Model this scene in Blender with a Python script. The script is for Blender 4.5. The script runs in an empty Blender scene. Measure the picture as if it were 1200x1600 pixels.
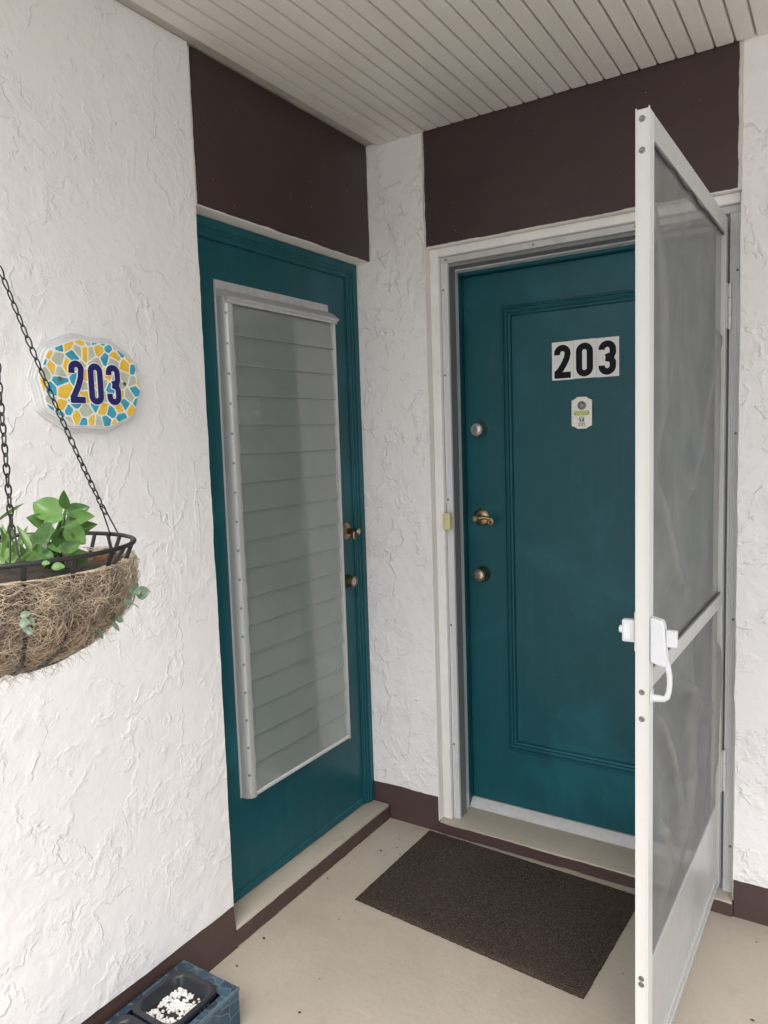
import bpy, bmesh, math, random
from mathutils import Vector, Matrix, noise
random.seed(7)
R = math.radians
scene = bpy.context.scene
COL = scene.collection

# ------------------------------------------------------------------ camera
cd = bpy.data.cameras.new('camera'); cam = bpy.data.objects.new('camera', cd); COL.objects.link(cam)
CAM = Vector((1.5227, -2.3598, 1.4886))
cr = Vector((0.84504988, 0.53372222, -0.03211383)); cu = Vector((-0.02358291, 0.09720696, 0.99498475)); cv = Vector((-0.53416716, 0.8400544, -0.09473145))
m3 = Matrix((cr, cu, -cv)).transposed()
cam.matrix_world = Matrix.Translation(CAM) @ m3.to_4x4()
cd.sensor_fit = 'HORIZONTAL'; cd.sensor_width = 36.0; cd.lens = 36.0 * 1153.58 / 1200
cd.clip_start = 0.02; cd.clip_end = 6000
scene.camera = cam

# ------------------------------------------------------------------ world, sun, exposure
SUN_EL, SUN_AZ = R(58), R(150)       # direction the light comes from: azimuth from +y clockwise
w = bpy.data.worlds.new('World'); scene.world = w; w.use_nodes = True
nt = w.node_tree; bg = nt.nodes['Background']
sky = nt.nodes.new('ShaderNodeTexSky'); sky.sky_type = 'NISHITA'; sky.sun_disc = False
sky.sun_elevation = SUN_EL; sky.sun_rotation = SUN_AZ; sky.air_density = 1.0; sky.dust_density = 4.0; sky.ozone_density = 1.0
hs = nt.nodes.new('ShaderNodeHueSaturation'); hs.inputs['Saturation'].default_value = 0.50
nt.links.new(sky.outputs[0], hs.inputs['Color']); nt.links.new(hs.outputs[0], bg.inputs[0])
bg.inputs[1].default_value = 0.15
sl = bpy.data.lights.new('sun', 'SUN'); sun = bpy.data.objects.new('sun', sl); COL.objects.link(sun)
sl.energy = 0.8; sl.angle = R(50); sl.color = (1.0, 0.985, 0.97)
sd = Vector((math.sin(SUN_AZ) * math.cos(SUN_EL), math.cos(SUN_AZ) * math.cos(SUN_EL), math.sin(SUN_EL)))
sun.rotation_euler = sd.to_track_quat('Z', 'Y').to_euler()
sun.location = sd * 30
vs = scene.view_settings
vs.view_transform = 'Standard'; vs.look = 'None'; vs.gamma = 1; vs.use_curve_mapping = False
vs.exposure = 1.2
scene.render.engine = 'CYCLES'
scene.cycles.max_bounces = 10; scene.cycles.diffuse_bounces = 6; scene.cycles.transparent_max_bounces = 12
scene.cycles.use_denoising = True

# ------------------------------------------------------------------ node helpers
class NB:
    def __init__(s, name):
        s.m = bpy.data.materials.new(name); s.m.use_nodes = True; s.t = s.m.node_tree
        s.b = s.t.nodes['Principled BSDF']; s.pos = None
    def n(s, kind, **kw):
        nd = s.t.nodes.new(kind)
        for k, v in kw.items():
            if k in nd.inputs.keys(): nd.inputs[k].default_value = v
            else: setattr(nd, k, v)
        return nd
    def l(s, a, b): s.t.links.new(a, b)
    def P(s):
        if s.pos is None: s.pos = s.n('ShaderNodeNewGeometry').outputs['Position']
        return s.pos
    def mapped(s, scale=(1, 1, 1), loc=(0, 0, 0), rot=(0, 0, 0), src=None):
        mp = s.n('ShaderNodeMapping'); mp.inputs['Scale'].default_value = scale; mp.inputs['Location'].default_value = loc; mp.inputs['Rotation'].default_value = rot
        s.l(src or s.P(), mp.inputs['Vector']); return mp.outputs[0]
    def noise(s, scale, detail=3, rough=.5, dist=0, vec=None):
        nd = s.n('ShaderNodeTexNoise'); nd.inputs['Scale'].default_value = scale; nd.inputs['Detail'].default_value = detail
        nd.inputs['Roughness'].default_value = rough; nd.inputs['Distortion'].default_value = dist
        s.l(vec or s.P(), nd.inputs['Vector']); return nd.outputs['Fac']
    def mr(s, x, a, b, c=0., d=1., kind='SMOOTHSTEP'):
        nd = s.n('ShaderNodeMapRange'); nd.interpolation_type = kind
        for i, v in zip((1, 2, 3, 4), (a, b, c, d)): nd.inputs[i].default_value = v
        s.l(x, nd.inputs[0]); return nd.outputs[0]
    def math(s, op, a, b=None, c=None):
        nd = s.n('ShaderNodeMath'); nd.operation = op
        for i, v in enumerate((a, b, c)):
            if v is None: continue
            if isinstance(v, (int, float)): nd.inputs[i].default_value = v
            else: s.l(v, nd.inputs[i])
        return nd.outputs[0]
    def mix(s, f, a, b):
        nd = s.n('ShaderNodeMix'); nd.data_type = 'RGBA'
        if isinstance(f, (int, float)): nd.inputs[0].default_value = f
        else: s.l(f, nd.inputs[0])
        for i, v in ((6, a), (7, b)):
            if isinstance(v, tuple): nd.inputs[i].default_value = (*v, 1)
            else: s.l(v, nd.inputs[i])
        return nd.outputs[2]
    def bump(s, h, strength=1., dist=1.):
        nd = s.n('ShaderNodeBump'); nd.inputs['Strength'].default_value = strength; nd.inputs['Distance'].default_value = dist
        s.l(h, nd.inputs['Height']); s.l(nd.outputs[0], s.b.inputs['Normal'])
    def col(s, c):
        if isinstance(c, tuple): s.b.inputs['Base Color'].default_value = (*c, 1)
        else: s.l(c, s.b.inputs['Base Color'])
    def set(s, **kw):
        for k, v in kw.items():
            s.b.inputs[k.replace('_', ' ')].default_value = v

def simple(name, c, rough=.5, metal=0., var=.08, vscale=12., bump=0., bscale=60., rvar=.0):
    b = NB(name)
    f = b.noise(vscale, 5, .6)
    f = b.mr(f, .3, .7, 0, 1, 'LINEAR')
    lo = tuple(x * (1 - var) for x in c); hi = tuple(min(1, x * (1 + var)) for x in c)
    b.col(b.mix(f, lo, hi)); b.set(Roughness=rough, Metallic=metal)
    if rvar:
        b.l(b.mr(b.noise(vscale * 1.7, 4), .3, .7, rough - rvar, rough + rvar, 'LINEAR'), b.b.inputs['Roughness'])
    if bump: b.bump(b.noise(bscale, 5, .6), 1., bump)
    return b.m

M = {}
def stucco(name, c, amp=1.0, dirt=True):
    b = NB(name)
    P = b.P()
    # fine warp for ragged patch edges
    wn = b.n('ShaderNodeTexNoise'); wn.inputs['Scale'].default_value = 38; wn.inputs['Detail'].default_value = 3; b.l(P, wn.inputs['Vector'])
    wv = b.n('ShaderNodeVectorMath'); wv.operation = 'SUBTRACT'; b.l(wn.outputs['Color'], wv.inputs[0]); wv.inputs[1].default_value = (.5, .5, .5)
    ws = b.n('ShaderNodeVectorMath'); ws.operation = 'SCALE'; b.l(wv.outputs[0], ws.inputs[0]); ws.inputs['Scale'].default_value = .045
    wa = b.n('ShaderNodeVectorMath'); wa.operation = 'ADD'; b.l(P, wa.inputs[0]); b.l(ws.outputs[0], wa.inputs[1])
    W = wa.outputs[0]
    hs = []
    def layer(scale, thr, wid, height, lip, loc, stretch, rot):
        n = b.noise(scale, 3.0, .5, .5, b.mapped(stretch, loc, rot, W))
        st = b.mr(n, thr - wid, thr + wid, 0, height)
        d = b.math('ABSOLUTE', b.math('SUBTRACT', n, thr + wid * .6))
        rg = b.mr(d, 0, wid * 1.6, lip, 0)
        br = b.mr(b.noise(17, 2, .5, 0, b.mapped((1, 1, 1), loc)), .40, .60, .08, 1)     # edges fade in and out
        hs.append(b.math('MULTIPLY', b.math('ADD', st, rg), br))
    layer(2.9, .50, .0085, .0010, .0011, (3.1, 1.7, 2.2), (1, 1, .75), (.3, 0, 0))
    layer(4.4, .56, .012, .0009, .0010, (13.1, 7.7, 5.2), (1, 1, 1.3), (-.5, 0, .2))
    layer(2.2, .45, .0065, .0008, .0009, (23.1, 4.7, 9.2), (1, 1, .6), (.8, .3, 0))
    layer(11., .63, .030, .0014, .0004, (31.1, 14.7, 1.2), (1, 1, .7), (.6, .2, 0))
    # trowel drags, stretched
    dr = b.noise(34, 3, .55, .3, b.mapped((1, 1, .16), (1, 2, 3), (.45, .15, 0)))
    dm = b.mr(b.noise(3.2, 2, .5, 0, b.mapped((1, 1, 1), (7, 3, 1))), .53, .66, 0, 1)
    hs.append(b.math('MULTIPLY', b.mr(dr, .56, .70, 0, .0008), dm))
    dr2 = b.noise(20, 2.5, .5, .2, b.mapped((1, 1, .22), (5, 1, 2), (-.55, .1, 0)))
    dm2 = b.mr(b.noise(2.6, 2, .5, 0, b.mapped((1, 1, 1), (1, 9, 5))), .55, .67, 0, 1)
    hs.append(b.math('MULTIPLY', b.mr(dr2, .585, .66, 0, .0013), dm2))
    # gritty pockets
    gm = b.mr(b.noise(6, 3, .5, 0, b.mapped((1, 1, 1), (2, 8, 4))), .55, .66, 0, 1)
    hs.append(b.math('MULTIPLY', b.math('MULTIPLY', b.noise(110, 3, .6), .0034), gm))
    hs.append(b.math('MULTIPLY', b.noise(55, 4, .6), .0009))
    hs.append(b.math('MULTIPLY', b.noise(2.5, 2, .5), .008))
    h = hs[0]
    for x in hs[1:]: h = b.math('ADD', h, x)
    b.bump(h, 1.0, amp)
    f = b.mr(b.noise(1.7, 4, .6), .3, .7, 0, 1, 'LINEAR')
    cc = b.mix(f, tuple(x * .965 for x in c), c)
    if dirt:
        sp = b.mr(b.noise(160, 1, .5), .735, .76, 0, .55)
        cc = b.mix(sp, cc, (c[0] * .45, c[1] * .44, c[2] * .42))
        st = b.mr(b.noise(6, 5, .7), .54, .78, 0, .24)
        cc = b.mix(st, cc, (c[0] * .72, c[1] * .68, c[2] * .60))
    b.col(cc); b.set(Roughness=.62)
    return b.m
M['stucco'] = stucco('white_stucco', (.83, .812, .797), .78)
M['stucco_back'] = stucco('white_stucco_back', (.83, .812, .797), 1.35)
M['trim_white'] = simple('smooth_white_plaster', (.79, .765, .72), .55, var=.04, vscale=9, bump=.0010, bscale=28)
M['casing'] = simple('painted_white_wood', (.80, .785, .76), .42, var=.05, vscale=14, bump=.0006, bscale=22)

def brown(name, c, amp, scuff):
    b = NB(name)
    f = b.mr(b.noise(4, 5, .6), .3, .7, 0, 1, 'LINEAR')
    cc = b.mix(f, tuple(x * .88 for x in c), tuple(x * 1.1 for x in c))
    sp = b.mr(b.noise(85, 1.5, .5), .765, .785, 0, scuff)
    cc = b.mix(sp, cc, (.42, .38, .34))
    b.col(cc); b.set(Roughness=.5)
    h = b.math('ADD', b.math('MULTIPLY', b.noise(70, 4, .6), .0010 * amp), b.math('MULTIPLY', b.noise(7, 3, .5, .4), .004 * amp))
    b.bump(h, 1., 1.)
    return b.m
M['brown'] = brown('brown_panel_paint', (.046, .0255, .0250), .8, .6)
M['brown_band'] = brown('brown_base_paint', (.070, .042, .038), 1.3, .35)

def teal_mat():
    b = NB('teal_door_paint')
    c = (.0070, .079, .096)
    st = b.noise(30, 4, .6, .2, b.mapped((1, 1, .05)))
    f = b.mr(st, .3, .7, 0, 1, 'LINEAR')
    cc = b.mix(f, tuple(x * .93 for x in c), tuple(x * 1.07 for x in c))
    pt = b.mr(b.noise(2.6, 4, .55, .6), .46, .70, 0, .7)
    cc = b.mix(pt, cc, (.015, .122, .158))  # lighter blue patches: blurred reflections painted into the door colour
    du = b.mr(b.noise(5.5, 5, .6, .4, b.mapped((1, 1, .45), (4, 2, 9))), .58, .80, 0, .22)
    cc = b.mix(du, cc, (.06, .125, .145))
    sp = b.mr(b.noise(75, 1, .5), .83, .85, 0, .5)
    cc = b.mix(sp, cc, (.35, .42, .42))
    b.col(cc)
    b.b.inputs['Specular IOR Level'].default_value = .32
    b.l(b.mr(b.noise(3.0, 4, .6), .3, .7, .30, .46, 'LINEAR'), b.b.inputs['Roughness'])
    b.bump(b.math('ADD', b.math('MULTIPLY', st, .0006), b.math('MULTIPLY', b.noise(9, 3), .003)), 1., 1.)
    return b.m
M['teal'] = teal_mat()

def soffit():
    b = NB('beige_soffit_board')
    f = b.mr(b.noise(3.5, 5, .6, .3), .3, .7, 0, 1, 'LINEAR')
    gr = b.noise(40, 3, .6, 0, b.mapped((1, .05, 1)))
    cc = b.mix(f, (.67, .635, .585), (.73, .70, .655))
    cc = b.mix(b.mr(gr, .5, .8, 0, .12), cc, (.50, .46, .41))
    oi = b.n('ShaderNodeObjectInfo').outputs['Random']
    cc = b.mix(b.mr(oi, 0, 1, 0, .14, 'LINEAR'), cc, (.50, .46, .40))
    b.col(cc); b.set(Roughness=.5)
    b.bump(b.math('MULTIPLY', gr, .0006), 1., 1.)
    return b.m
M['soffit'] = soffit()
M['groove'] = simple('soffit_groove', (.44, .405, .36), .6)

def floor_mat(name, c):
    b = NB(name)
    f = b.mr(b.noise(2.2, 6, .6, .5), .3, .72, 0, 1, 'LINEAR')
    cc = b.mix(f, tuple(x * .86 for x in c), tuple(x * 1.05 for x in c))
    sc = b.noise(26, 4, .65, .3, b.mapped((.45, 1.5, 1), (0, 0, 0), (0, 0, .5)))
    cc = b.mix(b.mr(sc, .56, .72, 0, .35), cc, tuple(x * 1.14 for x in c))
    cc = b.mix(b.mr(b.noise(11, 5, .7), .54, .74, 0, .5), cc, tuple(x * .72 for x in c))
    cc = b.mix(b.mr(b.noise(.9, 4, .6, 1.0, b.mapped((1, 1, 1), (3, 1, 0))), .5, .7, 0, .35), cc, tuple(x * .80 for x in c))
    cc = b.mix(b.mr(b.noise(120, 1.5, .5), .70, .75, 0, .6), cc, tuple(x * .5 for x in c))
    b.col(cc); b.set(Roughness=.58)
    b.l(b.mr(f, 0, 1, .66, .5, 'LINEAR'), b.b.inputs['Roughness'])
    b.bump(b.math('ADD', b.math('MULTIPLY', sc, .0006), b.math('MULTIPLY', b.noise(60, 4, .6), .0010)), 1., 1.)
    return b.m
M['floor'] = floor_mat('beige_painted_concrete', (.425, .375, .305))
M['step'] = floor_mat('beige_painted_step', (.44, .395, .32))
M['ground'] = simple('pale_pavement', (.40, .395, .38), .8, var=.15, vscale=.6)

def metal(name, c, rough, streak=(1, 1, .03), var=.12, dirt=.25, metallic=1.):
    b = NB(name)
    s = b.noise(55, 3, .6, 0, b.mapped(streak))
    cc = b.mix(b.mr(s, .3, .7, 0, 1, 'LINEAR'), tuple(x * (1 - var) for x in c), c)
    cc = b.mix(b.mr(b.noise(13, 5, .7), .55, .75, 0, dirt), cc, tuple(x * .55 for x in c))
    b.col(cc); b.set(Metallic=metallic)
    b.l(b.mr(b.noise(8, 4, .6), .3, .7, rough * .8, rough * 1.25, 'LINEAR'), b.b.inputs['Roughness'])
    b.bump(b.math('MULTIPLY', s, .00015), 1., 1.)
    return b.m
M['alu'] = metal('dull_aluminium', (.70, .715, .72), .42, metallic=.15)
M['alu_dirty'] = metal('weathered_aluminium', (.58, .585, .58), .48, dirt=.45, metallic=.2)
M['alu_window'] = metal('window_aluminium', (.50, .51, .50), .34, dirt=.3, metallic=.35)
M['alu_dark'] = metal('shaded_channel_grey', (.24, .25, .25), .6, metallic=.3)
M['alu_white'] = metal('white_enamel_stile', (.62, .615, .585), .38, dirt=.08, var=.04, metallic=.05)
M['alu_grey'] = metal('grey_enamel_rail', (.50, .505, .49), .36, dirt=.16, var=.06, metallic=.3)
M['brass'] = metal('antique_brass', (.34, .27, .16), .30, (1, 1, 1), dirt=.5)
M['nickel'] = metal('satin_nickel', (.58, .55, .50), .28, (1, 1, 1), dirt=.3)
M['screw'] = metal('dull_screw', (.25, .25, .24), .45, (1, 1, 1))
M['black_metal'] = simple('black_wire', (.018, .018, .018), .45, .3, var=.3, vscale=60)
M['keyhole'] = simple('black_slot', (.01, .01, .01), .6)
M['white_plastic'] = simple('white_plastic', (.60, .61, .62), .34, var=.03)
M['cream_plastic'] = simple('yellowed_cream_plastic', (.66, .60, .32), .4, var=.06, vscale=40)
M['tile_white'] = simple('white_sticker', (.78, .78, .77), .38, var=.03)
M['digit_black'] = simple('black_print', (.006, .007, .010), .5, var=.1); M['digit_black'].node_tree.nodes['Principled BSDF'].inputs['Specular IOR Level'].default_value = .15
M['navy'] = simple('navy_glaze', (.018, .018, .12), .22, var=.15, vscale=60)
M['grout'] = simple('white_grout', (.84, .84, .82), .5, var=.05, vscale=60, bump=.0006, bscale=200)
M['tblue'] = simple('blue_glaze', (.055, .34, .46), .16, var=.22, vscale=50)
M['tyellow'] = simple('yellow_glaze', (.80, .52, .07), .16, var=.10, vscale=50)
M['tsage'] = simple('sage_glaze', (.50, .53, .41), .18, var=.08, vscale=50)
M['plaque'] = simple('plaque_board', (.66, .66, .645), .45, var=.07, vscale=20, bump=.0005)
M['rubber'] = simple('black_spline', (.02, .02, .02), .55)
M['sage_leaf'] = simple('sage_leaf', (.105, .155, .095), .45, var=.2, vscale=60)

def glass_mat():
    b = NB('obscure_glass')
    f = b.mr(b.noise(5, 4, .6), .3, .7, 0, 1, 'LINEAR')
    b.col(b.mix(f, (.42, .465, .43), (.50, .545, .505)))
    b.set(Roughness=.32, IOR=1.5)
    b.b.inputs['Coat Weight'].default_value = 1.0; b.b.inputs['Coat Roughness'].default_value = .07; b.b.inputs['Coat IOR'].default_value = 1.75
    b.b.inputs['Transmission Weight'].default_value = .55
    b.b.inputs['Specular IOR Level'].default_value = .6
    b.bump(b.math('MULTIPLY', b.noise(260, 2, .5), .0005), 1., 1.)
    return b.m
M['glass'] = glass_mat()
M['curtain'] = simple('grey_lining', (.42, .45, .42), .8, var=.15, vscale=8)
M['yellow_card'] = simple('yellow_card', (.75, .55, .08), .6)

def mesh_mat():
    b = NB('grey_insect_mesh')
    s = b.noise(9, 4, .6, 0, b.mapped((1, 1, .3)))
    b.col(b.mix(b.mr(s, .3, .75, 0, 1, 'LINEAR'), (.165, .165, .16), (.235, .235, .225)))
    b.set(Roughness=.5)
    b.l(b.mr(b.noise(9, 4, .6), .3, .7, .64, .76, 'LINEAR'), b.b.inputs['Alpha'])
    return b.m
M['mesh'] = mesh_mat()

def mat_mat():
    b = NB('brown_loop_pile')
    v = b.n('ShaderNodeTexVoronoi'); v.inputs['Scale'].default_value = 330; b.l(b.P(), v.inputs['Vector'])
    n = b.noise(240, 2, .6)
    cc = b.mix(b.mr(n, .3, .7, 0, 1, 'LINEAR'), (.020, .016, .013), (.105, .082, .065))
    cc = b.mix(b.mr(b.noise(300, 1, .5), .62, .70, 0, .6), cc, (.26, .205, .15))
    cc = b.mix(b.mr(b.noise(3.5, 4, .6), .45, .75, 0, .35), cc, (.10, .075, .055))
    b.col(cc); b.set(Roughness=.95); b.b.inputs['Specular IOR Level'].default_value = .1
    b.bump(b.math('ADD', b.math('MULTIPLY', v.outputs['Distance'], .004), b.math('MULTIPLY', n, .004)), 1., 1.)
    return b.m
M['mat'] = mat_mat()

def coco():
    b = NB('coco_liner')
    n = b.noise(45, 6, .7, 1.5, b.mapped((1, 1, .6)))
    cc = b.mix(b.mr(n, .3, .7, 0, 1, 'LINEAR'), (.085, .045, .022), (.33, .18, .085))
    b.col(cc); b.set(Roughness=.95); b.bump(b.math('MULTIPLY', n, .012), 1., 1.)
    return b.m
M['coco'] = coco()
M['fibre'] = simple('pale_coco_fibre', (.43, .345, .25), .85, var=.45, vscale=35)
M['soil'] = simple('dark_soil', (.040, .030, .022), .95, var=.5, vscale=90, bump=.008, bscale=140)
M['pebble'] = simple('white_perlite', (.74, .73, .70), .75, var=.12, vscale=70, bump=.001, bscale=180)
M['pot'] = simple('black_plastic_pot', (.018, .020, .026), .38, var=.2, vscale=30)

def leaf_mat(name, c, c2):
    b = NB(name)
    oi = b.n('ShaderNodeObjectInfo').outputs['Random']
    cc = b.mix(oi, c, c2)
    cc = b.mix(b.mr(b.noise(70, 3, .6), .35, .75, 0, .4), cc, tuple(x * 1.35 for x in c2))
    b.col(cc); b.set(Roughness=.36)
    b.b.inputs['Subsurface Weight'].default_value = 0.0
    tr = b.n('ShaderNodeBsdfTranslucent'); b.l(cc, tr.inputs[0])
    mx = b.n('ShaderNodeMixShader'); mx.inputs[0].default_value = .28
    out = b.t.nodes['Material Output']
    b.l(b.b.outputs[0], mx.inputs[1]); b.l(tr.outputs[0], mx.inputs[2]); b.l(mx.outputs[0], out.inputs[0])
    return b.m
M['leaf'] = leaf_mat('broad_leaf', (.050, .120, .032), (.125, .25, .062))
M['leaf2'] = leaf_mat('strap_leaf', (.085, .17, .045), (.16, .27, .085))

def box_pattern():
    b = NB('painted_leaf_pattern')
    v = b.n('ShaderNodeTexVoronoi'); v.feature = 'DISTANCE_TO_EDGE'; v.inputs['Scale'].default_value = 26
    b.l(b.mapped((1, 1.2, 1), (0, 0, 0), (.5, .3, .6)), v.inputs['Vector'])
    v2 = b.n('ShaderNodeTexVoronoi'); v2.inputs['Scale'].default_value = 26
    b.l(b.mapped((1, 1.2, 1), (0, 0, 0), (.5, .3, .6)), v2.inputs['Vector'])
    sv = b.n('ShaderNodeSeparateColor'); b.l(v2.outputs['Color'], sv.inputs[0])
    cc = b.mix(sv.outputs[0], (.008, .012, .030), (.028, .075, .115))
    cc = b.mix(b.mr(b.noise(60, 3, .6), .5, .75, 0, .6), cc, (.06, .13, .18))
    ed = b.mr(v.outputs['Distance'], .02, .05, .75, 0)
    cc = b.mix(ed, cc, (.11, .15, .17))
    b.col(cc); b.set(Roughness=.4)
    return b.m
M['pattern'] = box_pattern()
M['box_edge'] = simple('blue_box_edge', (.08, .125, .155), .45, var=.2, vscale=40)
M['sticker'] = simple('lime_sticker', (.36, .40, .05), .4, var=.1)
M['sticker_light'] = simple('pale_lime_print', (.72, .76, .35), .4)
M['plate'] = metal('brushed_plate', (.66, .65, .60), .42, (1, 1, 1), dirt=.2, metallic=.6)
M['dark_grey'] = simple('dark_grey_print', (.12, .12, .11), .5)
M['debris'] = simple('dry_debris', (.07, .05, .035), .9, var=.4, vscale=80)

# ------------------------------------------------------------------ mesh helpers
class B:
    """collects shapes, links them as ONE mesh object; coordinates are those of the thing's base"""
    def __init__(s): s.bm = bmesh.new()
    def box(s, lo, hi, bev=0., seg=1):
        r = bmesh.ops.create_cube(s.bm, size=1.0)
        lo = Vector(lo); hi = Vector(hi); c = (lo + hi) / 2; d = hi - lo
        for v in r['verts']: v.co = Vector((v.co.x * d.x, v.co.y * d.y, v.co.z * d.z)) + c
        if bev:
            es = list({e for v in r['verts'] for e in v.link_edges})
            bmesh.ops.bevel(s.bm, geom=es, offset=bev, segments=seg, affect='EDGES', profile=.5)
        return s
    def prism(s, pts, o, ax, ay, an):
        """polygon pts (a,b) on axes ax, ay from origin o, extruded along the vector an"""
        o = Vector(o); ax = Vector(ax); ay = Vector(ay); an = Vector(an)
        f = [s.bm.verts.new(o + ax * a + ay * b) for a, b in pts]
        g = [s.bm.verts.new(o + ax * a + ay * b + an) for a, b in pts]
        n = len(pts)
        fs = [s.bm.faces.new(f), s.bm.faces.new(list(reversed(g)))]
        for i in range(n): fs.append(s.bm.faces.new((f[i], g[i], g[(i + 1) % n], f[(i + 1) % n])))
        bmesh.ops.recalc_face_normals(s.bm, faces=fs)
        return s
    def tube(s, pts, rad, n=6, closed=False, taper=None):
        pts = [Vector(p) for p in pts]; N = len(pts); rings = []
        prev = None
        for i, p in enumerate(pts):
            if closed: t = pts[(i + 1) % N] - pts[i - 1]
            else: t = pts[min(i + 1, N - 1)] - pts[max(i - 1, 0)]
            t.normalize()
            if prev is None:
                a = Vector((0, 0, 1)) if abs(t.z) < .9 else Vector((1, 0, 0))
                u = t.cross(a).normalized()
            else:
                u = (prev - t * prev.dot(t)).normalized()
            prev = u; v = t.cross(u)
            r = rad if taper is None else rad * taper[i]
            rings.append([s.bm.verts.new(p + (u * math.cos(2 * math.pi * k / n) + v * math.sin(2 * math.pi * k / n)) * r) for k in range(n)])
        for i in range(N if closed else N - 1):
            a, b = rings[i], rings[(i + 1) % N]
            for k in range(n): s.bm.faces.new((a[k], a[(k + 1) % n], b[(k + 1) % n], b[k]))
        if not closed and n > 2:
            s.bm.faces.new(list(reversed(rings[0]))); s.bm.faces.new(rings[-1])
        return s
    def lathe(s, prof, o, axis, n=24):
        """profile (dist along axis, radius)"""
        o = Vector(o); t = Vector(axis).normalized(); a = Vector((0, 0, 1)) if abs(t.z) < .9 else Vector((1, 0, 0))
        u = t.cross(a).normalized(); v = t.cross(u); rings = []
        for d, r in prof:
            if r < 1e-6: rings.append([s.bm.verts.new(o + t * d)])
            else: rings.append([s.bm.verts.new(o + t * d + (u * math.cos(2 * math.pi * k / n) + v * math.sin(2 * math.pi * k / n)) * r) for k in range(n)])
        for a_, b_ in zip(rings[:-1], rings[1:]):
            for k in range(n):
                k2 = (k + 1) % n
                if len(a_) == 1 and len(b_) == 1: continue
                if len(a_) == 1: s.bm.faces.new((a_[0], b_[k2], b_[k]))
                elif len(b_) == 1: s.bm.faces.new((a_[k], a_[k2], b_[0]))
                else: s.bm.faces.new((a_[k], a_[k2], b_[k2], b_[k]))
        return s
    def grid(s, fn, nu, nv):
        vs = [[s.bm.verts.new(fn(i / nu, j / nv)) for j in range(nv + 1)] for i in range(nu + 1)]
        for i in range(nu):
            for j in range(nv): s.bm.faces.new((vs[i][j], vs[i + 1][j], vs[i + 1][j + 1], vs[i][j + 1]))
        return s
    def mesh(s, name, mat, smooth=True, ang=35):
        me = bpy.data.meshes.new(name)
        bmesh.ops.recalc_face_normals(s.bm, faces=list(s.bm.faces))
        s.bm.to_mesh(me); s.bm.free()
        me.materials.append(M[mat])
        if smooth:
            me.polygons.foreach_set('use_smooth', [True] * len(me.polygons))
            me.set_sharp_from_angle(angle=R(ang))
        return me
    def build(s, name, mat, parent=None, smooth=True, ang=35, loc=None):
        o = bpy.data.objects.new(name, s.mesh(name, mat, smooth, ang)); COL.objects.link(o)
        if loc: o.location = loc
        if parent: o.parent = parent
        return o

def inst(name, me, parent, loc=(0, 0, 0), rot=None):
    o = bpy.data.objects.new(name, me); COL.objects.link(o); o.parent = parent; o.location = loc
    if rot is not None: o.rotation_euler = rot
    return o
def tag(o, label, cat, group=None):
    o['label'] = label; o['category'] = cat
    if group: o['group'] = group
    return o
def thing(name, label, cat, loc=(0, 0, 0), rotz=0., group=None):
    o = bpy.data.objects.new(name, None); COL.objects.link(o); o.location = loc; o.rotation_euler = (0, 0, rotz)
    o.empty_display_size = .1
    return tag(o, label, cat, group)
def structure(o): o['kind'] = 'structure'; return o
def stuff(o): o['kind'] = 'stuff'; return o
def wob(t, seed, amp, f=9.):
    return amp * (noise.noise((t * f, seed * 7.3, .5)) + .5 * noise.noise((t * f * 3.1, seed * 3.1, 4.5)) + .35 * noise.noise((t * f * 9, seed, 9.5)))
def rect_outline(a0, a1, b0, b1, edges='', amp=.003, seed=1., step=.012, f=9.):
    """rectangle outline (a,b), counter-clockwise; edges names the ragged sides among 'LRTB'"""
    pts = []
    def run(p, q, side):
        n = max(1, int(math.dist(p, q) / step)) if side in edges else 1
        for i in range(n):
            t = i / n; x = p[0] + (q[0] - p[0]) * t; y = p[1] + (q[1] - p[1]) * t
            if side in edges and 0 < i:
                k = wob(x + y, seed + 'LRTB'.index(side), amp, f)
                if side in 'LR': x += k
                else: y += k
            pts.append((x, y))
    run((a0, b0), (a1, b0), 'B'); run((a1, b0), (a1, b1), 'R'); run((a1, b1), (a0, b1), 'T'); run((a0, b1), (a0, b0), 'L')
    return pts
X, Y, Z = Vector((1, 0, 0)), Vector((0, 1, 0)), Vector((0, 0, 1))

# ------------------------------------------------------------------ ground, floor, ceiling
H = 2.555
structure(B().box((-2500, -2500, -.35), (2500, 2500, -.16)).build('ground', 'ground'))
structure(B().box((-.13, -3.3, -.16), (3.4, .24, 0)).build('floor', 'floor'))

ceil = thing('porch_ceiling', 'beige ceiling of narrow grooved boards over the entry nook', 'ceiling', (1.6, -1.6, H))
B().box((-2.0, -.45, .012), (1.85, 2.0, .30)).build('backing', 'groove', ceil)
pitch = .0515
pb = B()
hw = pitch / 2 - .0048
prof = [(-hw, 0.0), (hw, 0.0), (hw + .0022, .004), (hw + .0022, .0115), (-hw - .0022, .0115), (-hw - .0022, .004)]
pb.prism(prof, (0, -.44, 0), X, Z, (0, 2.036, 0))
plank = pb.mesh('plank', 'soffit', True, 30)
for k in range(60):
    x = .193 - 4 * pitch + pitch / 2 + k * pitch
    if x < .02: continue
    if x > 3.35: break
    inst('plank', plank, ceil, (x - 1.6, random.uniform(-.002, .0), random.uniform(-.0006, .0006)))

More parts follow.
